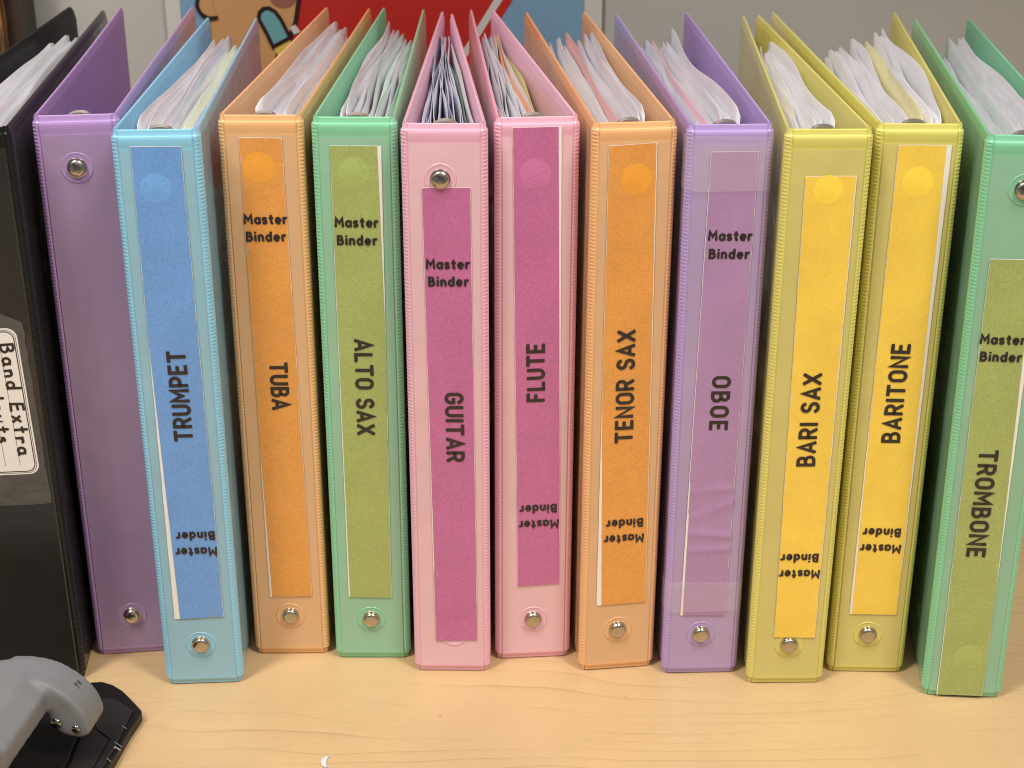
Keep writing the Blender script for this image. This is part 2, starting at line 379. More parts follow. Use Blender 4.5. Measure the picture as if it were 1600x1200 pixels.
def cover(root, m, side, end, rad=.004, bow=0, name='cover', dx=0):
    st = Vector((side*(.0197 + dx), .0062)); en = Vector(end); L = (en - st).length
    t = (en - st)/L; inn = Vector((-t.y, t.x)) if side > 0 else Vector((t.y, -t.x))
    ss = [0, .0015, .004, .008, .011] + [.014 + (L-.024)*k/14 for k in range(15)] + [L-rad, L-rad*.7, L-rad*.45, L-.0016, L-.0007, L]
    ss = sorted(set(min(max(s, 0), L) for s in ss))
    zf = [0, .0006, .0020, .0034, .0050] + [.008 + (H-.016)*k/8 for k in range(9)] + [H-.0050, H-.0034, H-.0020, H-.0006, H]
    def zm(s, z):
        dd = s - (L - rad)
        cut = rad - math.sqrt(max(0, rad*rad - dd*dd)) if dd > 0 else 0
        return cut + z*(H - 2*cut)/H
    def th(s, z):
        dz = min(z, H - z); ds = L - s
        dmin = min(dz, ds)
        if dmin < .0004: return .00035
        if dmin < .0023: return .0010
        if dmin < .0037: return .0017
        g = .0017 if s < .008 else (.0015 if s < .011 else .0018)
        return g
    v = []; n = len(zf)
    for sgn in (-1, 1):
        for s in ss:
            for z in zf:
                c = st + t*s + inn*(.0015 + bow*4*(s/L)*(1-s/L))
                q = c + inn*sgn*th(s, z)*.8
                v.append((q.x, q.y, zm(s, z)))
    f = grid_faces(len(ss), n) + grid_faces(len(ss), n, len(ss)*n)
    N = len(ss)*n; b = []
    for i in range(len(ss)-1):
        for j in (0, n-1): f.append((i*n+j, (i+1)*n+j, N+(i+1)*n+j, N+i*n+j))
    for j in range(n-1):
        for i in (0, len(ss)-1): f.append((i*n+j, i*n+j+1, N+i*n+j+1, N+i*n+j))
    o = mesh(name, v, f, m[0], root, True, 50)
    o.data.materials.append(m[1]); o.data.materials.append(m[2])
    # inner lining of the cover: the faces on the inner side
    nf = len(grid_faces(len(ss), n))
    for i, p in enumerate(o.data.polygons):
        if nf <= i < 2*nf: p.material_index = 1
        elif i < nf:
            c = p.center; ds = (Vector((c.x, c.y)) - en).length
            if .0045 < c.z < H - .0045 and ds > .0045: p.material_index = 2
    return o

def rivet(root, x, z, mv):
    d = MB(); d.lathe([(.0048, 0), (.0046, .0005), (.0041, .0006), (.0041, .0012), (.00395, .0017), (.0036, .0021), (.0031, .00235), (.0022, .00252), (.0011, .00262), (.0003, .00265)], (x, .0002, z), 36)
    r = d.build('rivet', steel, root, True, 45)
    w = MB(); w.lathe([(.0074, .0), (.0074, .00016), (.0071, .00034), (.0068, .00018), (.0060, .00012), (.0048, .00016)], (x, .0003, z), 48)
    w.build('weld_ring', mv, r, True, 60)
    return r

def sheet(mb, F, B, ztop, rs, wav=1.0, th=.00022, zb=.012):
    """one standing sheet, front edge F=(x,y) to back edge B=(x,y)"""
    n = 26; rows = 7; v = []
    p1, p2, p3 = [rs.uniform(0, 6.28) for _ in range(3)]
    a1 = rs.uniform(.0006, .0018)*wav; a2 = rs.uniform(.00005, .00026)*wav
    bend = rs.uniform(-.0015, .0015)*wav
    zt_s = rs.uniform(-.004, .003); ph = rs.uniform(0, 6.28); zc = rs.uniform(.0004, .0016)
    for sgn in (-1, 1):
        for i in range(n):
            u = i/(n-1)
            x = F[0] + (B[0]-F[0])*u + bend*math.sin(u*3.14); y = F[1] + (B[1]-F[1])*u
            for j in range(rows):
                w = j/(rows-1); w = 1-(1-w)**1.6
                zt = ztop + zt_s*u + zc*math.sin(u*9+ph) - (.0025 if i == 0 else 0) - (.002 if i == n-1 else 0)
                z = zb + (zt - zb)*w
                k = .35 + .65*w
                xx = x + k*(a1*math.sin(u*7+p1) + a2*math.sin(u*21+p2+w*3)) + a2*.6*math.sin(w*14+p3+u*5)
                v.append((xx + sgn*th/2, y, z))
    f = grid_faces(n, rows) + grid_faces(n, rows, n*rows); N = n*rows
    for i in range(n-1):
        for j in (0, rows-1): f.append((i*rows+j, (i+1)*rows+j, N+(i+1)*rows+j, N+i*rows+j))
    for j in range(rows-1):
        for i in (0, n-1): f.append((i*rows+j, i*rows+j+1, N+i*rows+j+1, N+i*rows+j))
    mb.add(v, f)

def pages(root, spec, n, colours, seed, wav=1.0, pm=None, drop=.006, order=0):
    """white sheets as one stack; each coloured sheet is its own part"""
    rs = random.Random(seed); F0, F1, B0, B1 = spec
    white = MB(); cols = {}
    colours = {int(k*1.0): c for k, c in colours.items()}; n = int(n*1.0)
    for k in range(n):
        t = (k + rs.uniform(-.45, .45))/(n-1); t = min(1, max(0, t))
        F = (F0[0] + (F1[0]-F0[0])*t, (F0[1] + (F1[1]-F0[1])*t)*.6 + .010 + rs.uniform(-.002, .004))
        B = (B0[0] + (B1[0]-B0[0])*t, min(.288, B0[1] + (B1[1]-B0[1])*t + rs.uniform(-.012, .005)))
        zt = H - drop - rs.uniform(0, .0060) - order*(t-.5)*.011
        if k in colours:
            c = MB(); sheet(c, F, B, zt, rs, wav); p = c.build('coloured_sheet', colours[k][0], root, True); p['label'] = colours[k][1]
        else: sheet(white, F, B, zt, rs, wav)
    white.build('page_stack', pm or sleeve, root, True)

def ring_mech(root):
    d = MB()
    v = []; n = 12
    for i in range(n+1):                # arched steel channel up the inside of the spine
        a = math.pi*i/n
        for z in (.016, H-.018): v.append((-.0085*math.cos(a), .0036 + .0045*math.sin(a), z))
    d.add(v, [(2*i, 2*i+1, 2*i+3, 2*i+2) for i in range(n)])
    for z in (.038, .146, .254):
        d.tube([(.0125*math.cos(2*math.pi*i/32), .0185 + .0125*math.sin(2*math.pi*i/32), z) for i in range(32)], .0012, 8, True)
    r = d.build('ring_mechanism', steel, root, True, 50)
    # the lever tab at the top: two curled plates
    t = MB(); 
    for (yy, rr, zz, hh) in ((.0175, .0056, H-.0075, .0062), (.0195, .0060, H-.0105, .0072)):
        pr = []
        for k in range(13):
            a = R(200 - 220*k/12); pr.append((rr*math.cos(a), zz + hh*.0 + hh*(.55 + .45*math.sin(a))))
        vv = []
        for (x, z) in pr: vv += [(x, yy-.0028, z-.0006), (x, yy, z), (x, yy+.0016, z-.0012)]
        t.add(vv, [(3*i+j, 3*i+3+j, 3*i+4+j, 3*i+1+j) for i in range(12) for j in (0, 1)])
        t.add([(x, yy-.0028, z-.0006) for x, z in pr] + [(x, yy-.0028, z-.0026) for x, z in pr], [(i, i+1, 14+i, 13+i) for i in range(12)])
    t.box((-.003, .008, H-.022), (.003, .018, H-.010))
    t.build('lever_tab', steel2, r, True, 40)

def quad_pts(q, n, rs, rough, inset=0):
    """outline of a hand-cut strip: corners TL TR BR BL in metres"""
    pts = []
    for i in range(4):
        a = Vector(q[i]); b = Vector(q[(i+1) % 4]); m = n if i in (1, 3) else 6
        t = (b-a).normalized(); nn = Vector((t.y, -t.x))
        for k in range(m):
            u = k/m; pts.append(a + (b-a)*u + nn*(-inset + (rs.uniform(-rough, rough) if k else 0)))
    return pts

def flat(name, pts, y, m, parent, th=.0001):
    d = MB(); d.prism([(p[0], p[1]) for p in pts], y, y+th); return d.build(name, m, parent)

def label(root, q, white, title, tc_, tlen, flip, cm, c_low, c_high, seed, bumps=(), bump_m=None, jag=0, crease=False):
    """q: corners in mm TL TR BR BL; white: list of (side, z_from, z_to, w_from, w_to) white slivers in mm"""
    rs = random.Random(seed); Q = [(a/1000, b/1000) for a, b in q]
    base = flat('spine_label', quad_pts(Q, 40, rs, .00008), -.00015, card, root)
    # coloured print leaves the white slivers bare
    top = max(Q[0][1], Q[1][1]); bot = min(Q[2][1], Q[3][1])
    def sl(side, z):
        w = .16
        for s, z0, z1, w0, w1 in white:
            if s == side and min(z0, z1) <= z <= max(z0, z1): w = max(w, w0 + (w1-w0)*(z-z0)/(z1-z0))
        return w/1000
    n = 220 if crease else 60; Lp = []; Rp = []; jx = 0
    for k in range(n+1):
        u = k/n
        a = Vector(Q[0]).lerp(Vector(Q[3]), u); b = Vector(Q[1]).lerp(Vector(Q[2]), u)
        if k == 0: a.y -= .00022; b.y -= .00022
        if k == n: a.y += .00015; b.y += .00015
        z = a.y*1000
        if jag and rs.random() < .05: jx = rs.uniform(0, .0005)
        Lp.append((a.x + sl('L', z) + jx*jag + rs.uniform(0, .00005), a.y)); Rp.append((b.x - sl('R', z) - rs.uniform(0, .00005), b.y))
    v = []
    for k in range(n+1):
        for u in range(7):
            w = u/6; x = Lp[k][0] + (Rp[k][0]-Lp[k][0])*w; z = Lp[k][1] + (Rp[k][1]-Lp[k][1])*w
            yy = -.00028
            if crease:
                for (zc, sl_, am) in ((.096, .45, .0005), (.083, -.12, .0006), (.108, .08, .0004), (.074, .05, .0005)):
                    dd = (z - zc - sl_*(x))/.0018; yy -= am*math.exp(-dd*dd)*(.5 + .5*w)
            v.append((x, yy, z))
    mesh('colour_print', v, grid_faces(n+1, 7), cm, base, True)
    for (bx, bz, br, bh) in bumps:
        d = MB(); R_ = br/1000
        d.lathe([(R_, 0), (R_*.93, .00003), (R_*.8, .00005), (R_*.6, .00007 + bh*.05), (R_*.45, .00009 + bh*.2), (R_*.2, .00010 + bh*.35), (.0002, .00011 + bh*.38)], (bx/1000, -.00030, bz/1000), 40, False)
        d.build('pressed_disc', bump_m, base, True)
    tx, tz = tc_[0]/1000, tc_[1]/1000
    # tilt of the strip
    tilt = math.atan2((Q[3][0]+Q[2][0]-Q[0][0]-Q[1][0])/2, Q[0][1]-Q[3][1])
    ct, stl = math.cos(tilt), math.sin(tilt)
    sg = -1 if flip else 1
    def rot(x, z): return (x*ct - z*stl, x*stl + z*ct)
    def p_title(u, v_):
        x, z = rot(sg*v_, -sg*u); return (tx + x, tz + z)
    yl = -.00052 if not crease else -.00045
    d = MB(); write(d, title, CAPS, .0093, .00168, p_title, yl, tlen/1000); d.build('title_lettering', ink, base)
    d = MB()
    for (cx, cz), word, ln in ((c_high, 'Master', 20.9), (c_low, 'Binder', 19.3)):
        def p_cap(u, v_):
            x, z = rot(sg*u, sg*v_); return (cx/1000 + x, cz/1000 + z)
        write(d, word, LOW, .0051, .00116, p_cap, yl, ln/1000, square=.8)
    d.build('caption_lettering', ink, base)
    return base

def binder(pal, x, y, psi, phi, coverL, coverR, lab_text, rad=.004, ribs=.00178, bowL=0, bowR=0, dx=0):
    e = bpy.data.objects.new('ring_binder', None); COL.objects.link(e); e.empty_display_size = .05
    c, s = math.cos(R(psi)), math.sin(R(psi)); cp, sp = math.cos(R(phi)), math.sin(R(phi))
    ex = Vector((c, s, 0)); ey = Vector((-s, c, 0)); X = ex*cp + Vector((0, 0, sp)); Z = Vector((0, 0, cp)) - ex*sp
    e.matrix_world = Matrix(((X.x, ey.x, Z.x, x), (X.y, ey.y, Z.y, y), (X.z, ey.z, Z.z, .0002 + .019*abs(sp)), (0, 0, 0, 1)))
    tag(e, lab_text, 'binder', 'ring binders standing in a row')
    r, p, i, w = PAL[pal]
    spine(e, p, r, PW + dx); hinge(e, r, -1, ribs, dx); hinge(e, r, 1, ribs, dx)
    cover(e, (r, i, p), -1, (coverL[0]/1000, coverL[1]/1000), rad, bowL, dx=dx); cover(e, (r, i, p), 1, (coverR[0]/1000, coverR[1]/1000), rad, bowR, dx=dx)
    # heat-sealed rim along the top of the spine pocket
    ring_mech(e)
    return e

def mm(*pts): return [(a/1000, b/1000) for a, b in pts]
def cs(c): return mat('tinted_sheet', lin(*c), .4, coat=.5, coat_rough=.15, var=.05, vscale=25, bump=.1, bscale=40)

P_blue = print_mat((102, 154, 218)); P_blue2 = print_mat((106, 164, 228))
P_or = print_mat((226, 150, 62), .14); P_or2 = print_mat((240, 158, 46), .10)
P_gr = print_mat((158, 172, 92), .16); P_gr2 = print_mat((163, 180, 94), .14)
P_mag = print_mat((192, 100, 150), .17); P_mag2 = print_mat((202, 108, 160), .15)
P_vio = print_mat((170, 128, 174), .08)
P_ye = print_mat((243, 202, 66), .07); P_ye2 = print_mat((254, 214, 62), .05)

# 1 black
b = binder('black', -.2486, .6710, 5, .45, (-8, 352), (18, 335), 'black ring binder with a handwritten white sticker on black tape', rad=.014, ribs=.0030, dx=.0062)
pages(b, mm((-12, 40), (16, 42), (-2, 268), (9, 280)), 9, {}, 3, 1.2)
# 2 purple, empty
b = binder('purple', -.2024, .6979, 7.26, 0, (-13.7, 318), (35.5, 315), 'empty purple ring binder without a spine label, two bare rivets', bowL=.001)
rivet(b, -.0014, .2672, PAL['purple'][3]); rivet(b, .0008, .0236, PAL['purple'][3])
# 3 trumpet
b = binder('blue', -.1595, .6689, 3.26, -.05, (-15.3, 303), (18.1, 299), 'light blue ring binder with blue spine label reading TRUMPET')
rivet(b, -.0002, .0242, PAL['blue'][3])
label(b, [(-11.2, 284.8), (11.3, 284.7), (12.7, 40.6), (-12.3, 39.8)], [('L', 190, 39, .2, 2.9)], 'TRUMPET', (.8, 163), 47.3, True, P_blue, (2.0, 87.6), (1.8, 78.7), 31, [(-1.4, 265.4, 7.0, .0003)], P_blue2)
pages(b, mm((-13.5, 36), (15, 35), (-5, 250), (12, 285)), 11, {7: (cs((226, 224, 190)), 'cream tinted sheet'), 9: (cs((190, 214, 220)), 'pale blue tinted sheet'), 10: (cs((120, 186, 150)), 'green sheet by the right cover')}, 11, 1.0, order=1)
# 4 tuba
b = binder('orange', -.1178, .6970, .57, -.22, (-1.8, 312), (29.0, 308), 'orange ring binder with orange spine label reading TUBA')
rivet(b, .0002, .0241, PAL['orange'][3])
label(b, [(-10.1, 281.7), (9.8, 281.7), (12.3, 36), (-9.9, 35.8)], [('L', 130, 35, .15, 1.2)], 'TUBA', (1.9, 156.5), 25.9, False, P_or, (-.2, 233.9), (0, 242.5), 32, [(-1.5, 267.7, 7.4, .0003)], P_or2)
pages(b, mm((-7, 39), (18.5, 33), (9, 272), (21, 288)), 10, {7: (cs((206, 196, 186)), 'beige tinted sheet'), 8: (cs((150, 192, 150)), 'light green sheet')}, 12, .9, order=1)
# 5 alto
b = binder('green', -.0742, .6929, .05, -.26, (-11.1, 314), (17.8, 309), 'green ring binder with olive spine label reading ALTO SAX')
rivet(b, -.0002, .0244, PAL['green'][3])
label(b, [(-11.4, 279), (12.5, 278.9), (10.9, 37.5), (-11.5, 37.9)], [('R', 279, 188, 1.9, .1), ('L', 240, 38, .15, .7)], 'ALTO SAX', (.8, 157.4), 51.5, False, P_gr, (-.2, 233.3), (-.2, 242.1), 33, [(-.6, 266.5, 7.2, .0004)], P_gr2)
pages(b, mm((-10.5, 32), (14.5, 29), (-5, 264), (13, 285)), 11, {6: (cs((206, 224, 214)), 'pale mint sheet'), 9: (cs((196, 222, 208)), 'pale mint sheet')}, 13, 1.1, order=1)
# 6 guitar
b = binder('pink', -.0314, .6805, -.73, -.10, (-19.0, 312), (-9.5, 303), 'pink ring binder with magenta spine label reading GUITAR')
rivet(b, -.0019, .2663, PAL['pink'][3])
label(b, [(-10.5, 262.4), (11.9, 262.7), (13.3, 19.8), (-8.4, 18.9)], [('L', 190, 60, .15, .45)], 'GUITAR', (3.1, 141.4), 37.3, False, P_mag, (1.2, 217), (1.0, 225.6), 34, [], None)
P6 = PAL['pink']
d = MB(); d.lathe([(.0074, 0), (.0074, .00012), (.0071, .00030), (.0068, .00012)], (.0012, .0003, .0235), 48); d.build('weld_ring', P6[3], b, True)
gp = mat('crinkled_paper', lin(188, 188, 204), .5, coat=.3, coat_rough=.2, var=.05, vscale=25, bump=.4, bscale=60)
pages(b, mm((-12.5, 31), (6, 31), (-16.2, 272), (-13, 262)), 13, {}, 14, 1.0, pm=gp)
pages(b, mm((7, 31), (13, 31), (-13, 240), (-8.5, 240)), 4, {1: (cs((64, 104, 92)), 'dark green divider sheet'), 2: (cs((92, 132, 120)), 'grey green divider sheet')}, 15, .4)
# 7 flute
b = binder('pink', .0112, .6930, 4.71, -.15, (-14.6, 309), (2.3, 308), 'pink ring binder with magenta spine label reading FLUTE')
rivet(b, -.0002, .0244, PAL['pink'][3])
label(b, [(-11.7, 287.6), (11.1, 287.8), (13.4, 45.5), (-8.4, 44.7)], [('R', 288, 110, 1.5, .1)], 'FLUTE', (0, 165.2), 31.2, True, P_mag, (1.8, 90), (2.2, 81.1), 35, [(-.9, 265.6, 7.2, .0003)], P_mag2)
pages(b, mm((-14.5, 33), (6, 34), (-9, 268), (2, 272)), 12, {7: (cs((222, 150, 96)), 'orange sheet'), 11: (cs((196, 190, 96)), 'yellow sheet')}, 16, .9)
# 8 tenor
b = binder('orange', .0552, .6826, 7.47, -.26, (-8.7, 310), (31.6, 309), 'orange ring binder with orange spine label reading TENOR SAX')
rivet(b, -.0003, .0246, PAL['orange'][3])
label(b, [(-12.5, 281.7), (10, 282.7), (14, 40.2), (-11.9, 39.8)], [('L', 150, 39, .2, 2.6), ('R', 283, 45, .45, .25)], 'TENOR SAX', (-1.0, 161.8), 60, True, P_or, (1.1, 87.1), (1.1, 78.3), 36, [(.8, 265.6, 7.4, .0003)], P_or2)
pages(b, mm((-13, 35), (9.5, 33), (0, 276), (22, 258)), 10, {5: (cs((206, 158, 158)), 'pale red sheet')}, 17, .9, order=-1)
# 9 oboe
b = binder('violet', .0984, .6784, 2.10, -.16, (-23.3, 304), (25.0, 311), 'violet ring binder with mauve spine label reading OBOE under clear tape')
rivet(b, -.0006, .0243, PAL['violet'][3])
label(b, [(-8.9, 279.8), (13, 279.8), (11.4, 35.5), (-11.8, 35.9)], [('L', 180, 95, .2, .2), ('L', 95, 35, .7, .8)], 'OBOE', (2.1, 155.1), 28.9, False, P_vio, (2.2, 231.2), (2.2, 240), 37, [], None, jag=1, crease=True)
pages(b, mm((-12, 38), (9, 38), (-10, 276), (4, 246)), 9, {3: (cs((212, 170, 176)), 'pale pink sheet')}, 18, 1.0, order=-1)
tape = mat('clear_tape', (.86, .80, .80, 1), .22, coat=.4, coat_rough=.15, var=.03, alpha=.16, bump=.1, bscale=80)
for z0, z1, k in ((.2615, .2870, 0), (.0385, .0560, 1)):
    d = MB(); xs = [(-.0206, .0090), (-.0205, .0050), (-.0198, .0022), (-.0185, .0004), (-.0172, -.0002), (-.0150, -.0010), (.0150, -.0010), (.0172, -.0002), (.0185, .0004), (.0198, .0022), (.0205, .0050), (.0206, .0090)]
    v = []
    for i, (a, c_) in enumerate(xs): v += [(a, c_ , z0 + .0004*math.sin(i*2.1+k)), (a, c_, z1 + .0003*math.sin(i*1.7))]
    d.add(v, [(2*i, 2*i+2, 2*i+3, 2*i+1) for i in range(len(xs)-1)]); d.build('clear_tape', tape, b, True)
# 10 bari
b = binder('lime', .1416, .6691, .96, -.11, (7.7, 309), (19.9, 309), 'yellow green ring binder with yellow spine label reading BARI SAX')
rivet(b, .0006, .0238, PAL['lime'][3])
label(b, [(-10, 270.9), (13.3, 271), (13.4, 28), (-7.6, 28.4)], [('R', 271, 120, .5, .35), ('R', 120, 28, .3, .2)], 'BARI SAX', (1, 150.4), 49.3, True, P_ye, (1.9, 74.8), (2.6, 65.6), 38, [(.8, 264.6, 6.8, .0003)], P_ye2)
pages(b, mm((-11, 35), (8, 37), (10, 262), (15, 240)), 10, {3: (cs((226, 220, 196)), 'cream sheet')}, 19, .9, pm=paper, order=-1)
# 11 baritone
b = binder('lime', .1856, .6793, -1.85, .08, (-30.2, 311), (50.3, 312), 'yellow green ring binder with yellow spine label reading BARITONE')
rivet(b, -.0007, .0236, PAL['lime'][3])
label(b, [(-9.8, 282.6), (14.3, 282.7), (12.9, 35.7), (-11.3, 35.7)], [('R', 283, 60, 2.5, .25), ('L', 160, 35, .2, 1.3)], 'BARITONE', (.6, 159.9), 52.4, True, P_ye, (.7, 83.8), (.9, 74.6), 39, [(.6, 265.3, 7.2, .0003)], P_ye2)
pages(b, mm((-12, 36), (18, 37), (-6, 256), (34, 268)), 10, {6: (cs((222, 212, 150)), 'yellow sheet')}, 20, 1.5, pm=paper, order=-1)
# 12 trombone
b = binder('mint', .2301, .6569, -4.88, .28, (-5.1, 310), (30.9, 310), 'mint green ring binder with olive spine label reading TROMBONE')
rivet(b, -.0010, .2677, PAL['mint'][3])
label(b, [(-12.6, 235.5), (9.5, 235.4), (10.3, 1.5), (-12.8, 1.3)], [('R', 236, 70, 2.6, .2), ('L', 80, 1, .15, .5)], 'TROMBONE', (-2.2, 111.2), 58.4, False, P_gr, (-2.2, 188), (-2.4, 196.6), 40, [(.8, 24.5, 7.2, .0004)], P_gr2)
pages(b, mm((-9, 35), (15, 36), (2, 268), (20, 284)), 10, {0: (cs((196, 216, 206)), 'pale green sheet')}, 21, .8, order=-1)

# sticker and tape on the black binder's spine
blk = [o for o in COL.objects if o.get('label', '').startswith('black ring')][0]
tp = mat('black_cloth_tape', lin(84, 78, 72), .5, coat=.2, coat_rough=.3, var=.12, vscale=60, bump=.3, bscale=120)
rs = random.Random(8)
pts = [(-.0155, .2052), (-.004, .2062), (.003, .2042), (.0132, .1990)] + [(.0136 + (.0018)*k/20 + rs.uniform(-.0003, .0003), .198 - .094*k/20) for k in range(21)] + [(.0150, .1034), (.002, .1030), (-.0155, .1036)]
pts = [(x + .0062, z) for x, z in pts]; pts = [(x - (.010 if x < -.005 else 0), z) for x, z in pts]
T = flat('cloth_tape', pts, .00005, tp, blk, .0002)
stc = mat('white_sticker', lin(236, 230, 220), .4, coat=.3, coat_rough=.2, var=.03)
def rrect(x0, x1, z0, z1, r, sh=0, off=0):
    P = []
    for cx, cz, a0 in ((x1-r, z1-r, 0), (x0+r, z1-r, 90), (x0+r, z0+r, 180), (x1-r, z0+r, 270)):
        for k in range(9): a = R(a0 + 90*k/8); P.append((cx + r*math.cos(a), cz + r*math.sin(a)))
    return [(x + off + sh*(z - .16), z) for x, z in P]
SH = -.022
flat('sticker', rrect(-.0160, .0110, .1200, .1965, .0050, SH, .0062), -.0001, stc, blk, .0001)
thin = MB()
for ins, sw in ((.0017, .00042), (.0009, .00018)):
    vv, ff = ribbon(rrect(-.0160+ins, .0110-ins, .1200+ins, .1965-ins, .0050-ins*.6, SH, .0062), sw, True)
    thin.add([(p.x, -.00022, p.y) for p in vv], ff)
for xx, sw in ((.0084, .00014), (.0014, .00014)):
    vv, ff = ribbon([(xx + SH*(.125-.16), .125), (xx + SH*(.190-.16), .190)], sw); thin.add([(p.x, -.00022, p.y) for p in vv], ff)
thin.build('sticker_border', ink, blk)
pen = MB(); HW = {
 'B': (.62, [[(0,1),(.03,0)], [(0,.95)] + arc(.22,.78,.30,.22,95,-80,8) + arc(.22,.28,.38,.28,80,-100,9) + [(.03,.02)]]),
 'a': (.52, [('closed', arc(.24,.28,.24,.28,0,360,16)[:-1]), [(.46,.55),(.48,.12),(.58,0)]]),
 'n': (.46, [[(0,.52),(.02,0)], [(.02,.3)] + arc(.24,.28,.2,.25,150,10,7) + [(.46,0)]]),
 'd': (.54, [('closed', arc(.24,.28,.24,.28,0,360,16)[:-1]), [(.50,1.05),(.50,0)]]),
 'E': (.56, [[(.5,1),(.03,.98),(0,.02),(.56,0)], [(.03,.5),(.46,.54)]]),
 'x': (.44, [[(0,.58),(.44,0)], [(.42,.6),(0,0)]]),
 't': (.40, [[(.18,1),(.2,.0)], [(0,.60),(.40,.64)]]),
 'r': (.36, [[(0,.55),(.03,0)], [(.03,.28)] + arc(.24,.28,.2,.26,150,40,5)]),
 'H': (.60, [[(0,1),(0,0)], [(.6,1),(.6,0)], [(0,.5),(.6,.5)]]),
 'o': (.5, [('closed', arc(.25,.28,.25,.28,0,360,16)[:-1])]),
 'u': (.48, [[(0,.55),(0,.2)] + arc(.22,.22,.22,.22,180,350,7) + [(.46,.55),(.48,0)]]),
 's': (.36, [arc(.18,.42,.15,.13,40,200,6) + arc(.18,.15,.18,.15,70,-150,8)]),
 'l': (.1, [[(.05,1),(.05,0)]]),
 ' ': (.30, []),
}
def hw(x0, z0, sl):
    return lambda u, v: (x0 + v - u*sl, z0 - u)
write(pen, 'Band Extra', HW, .0072, .00122, hw(.0116, .1598, -.022), -.00025, .0585, align=.5, square=.9)
write(pen, 'Handouts', HW, .0066, .0012, hw(.0029, .1605, -.022), -.00025, .046, align=.5, square=.9)
pen.build('handwriting', ink, blk)

# ------------------------------------------------------------ poster on the wall
white_p = mat('poster_white', lin(196, 190, 182), .45, var=.02)
red_p = mat('poster_red', lin(186, 32, 24), .42, var=.04, vscale=4)
blue_p = mat('poster_blue', lin(112, 150, 178), .45, var=.03)
tan_p = mat('poster_tan', lin(192, 140, 86), .45, var=.04)
teal_p = mat('poster_teal', lin(98, 152, 156), .45, var=.03)
dark_p = mat('poster_outline', lin(44, 20, 16), .45)
yel_p = mat('poster_yellow', lin(206, 176, 70), .45)
PY = 1.0955
d = MB(); d.box((-.2446, 1.0960, .14), (.0637, 1.0995, .56)); po = d.build('wall_poster', white_p)
tag(po, 'red and blue illustrated poster on the wall behind the binders', 'poster')
flat('blue_ground', [(-.2340, .15), (.0508, .15), (.0508, .55), (-.2340, .55)], PY-.0002, blue_p, po)
flat('red_field', [(-.2140, .16), (-.050, .16), (.0350, .345), (.0350, .545), (-.2140, .545)] if 0 else [(-.196, .15), (-.085, .15), (.0001, .282), (.045, .352), (.0508, .3612), (.0508, .55), (-.196, .55)], PY-.0004, red_p, po)
flat('white_stripe', [(-.1125, .15), (-.1075, .15), (.030, .3415), (.0245, .3415)] if 0 else [(-.0715, .190), (-.0660, .190), (.0330, .345), (.0265, .345)], PY-.0006, white_p, po)
tanpts = [(-.2150, .20), (-.2150, .285), (-.2120, .345), (-.1500, .345), (-.1487, .300), (-.1500, .283), (-.1530, .268), (-.1590, .254), (-.1670, .245), (-.1760, .20)]
vv, ff = ribbon(tanpts, .0032, True); flat('tan_shape', tanpts, PY-.0006, tan_p, po)
dm = MB(); dm.add([(p.x, PY-.0009, p.y) for p in vv], ff)
cap_pts = [(-.1775, .2725)] + arc(-.1712, .2735, .0072, .0075, 150, 0, 8) + [(-.1560, .2480), (-.1655, .2430)]
cap_pts = [(-.1790, .2700), (-.1782, .2745), (-.1752, .2772), (-.1712, .2776), (-.1672, .2752), (-.1635, .2700), (-.1575, .2570), (-.1700, .2505), (-.1740, .2600)]
flat('teal_shape', cap_pts, PY-.0012, teal_p, po)
vv, ff = ribbon(cap_pts, .0026, True); dm.add([(p.x, PY-.0016, p.y) for p in vv], ff)
lobe = arc(-.2120, .2800, .0098, .0095, 95, 290, 14)
flat('tan_lobe', lobe, PY-.0011, tan_p, po); vv, ff = ribbon(lobe, .0026); dm.add([(p.x, PY-.0016, p.y) for p in vv], ff)
flat('brown_oval', arc(-.1610, .2850, .0095, .0078, 0, 350, 20), PY-.0008, mat('poster_brown', lin(142, 88, 68), .45), po)
dm.build('dark_outline', dark_p, po)
flat('yellow_patch', [(-.1700, .2500), (-.1575, .2565), (-.1560, .2460), (-.1660, .2420)], PY-.0011, yel_p, po)
flat('white_patch', [(-.1575, .2640), (-.1535, .2660), (-.1500, .2610), (-.1545, .2590)], PY-.0011, white_p, po)

# ------------------------------------------------------------ brown upright at the far left
wd = bpy.data.materials.new('dark_stained_wood'); wd.use_nodes = True
nt = wd.node_tree; N = nt.nodes; L = nt.links; pb = N['Principled BSDF']; pb.inputs['Roughness'].default_value = .5
tcx = N.new('ShaderNodeTexCoord'); mpx = N.new('ShaderNodeMapping'); mpx.inputs['Scale'].default_value = (220, 220, 45); L.new(tcx.outputs['Object'], mpx.inputs['Vector'])
nx = N.new('ShaderNodeTexNoise'); nx.inputs['Scale'].default_value = 1; nx.inputs['Detail'].default_value = 3; L.new(mpx.outputs[0], nx.inputs['Vector'])
cx = N.new('ShaderNodeValToRGB'); cx.color_ramp.elements[0].position = .35; cx.color_ramp.elements[0].color = lin(58, 34, 14); cx.color_ramp.elements[1].position = .68; cx.color_ramp.elements[1].color = lin(150, 104, 56)
L.new(nx.outputs['Fac'], cx.inputs[0]); L.new(cx.outputs[0], pb.inputs['Base Color'])
drk = mat('dark_brown_board', lin(52, 38, 30), .5, var=.15, vscale=60)
d = MB(); d.box((-.420, 1.062, .0), (-.336, 1.092, .60)); po2 = d.build('wooden_upright', drk)
tag(po2, 'dark brown wooden upright with a lighter grained strip against the wall', 'upright')
d = MB(); d.box((-.356, 1.052, .0), (-.3465, 1.0615, .60)); d.build('grained_strip', wd, po2)

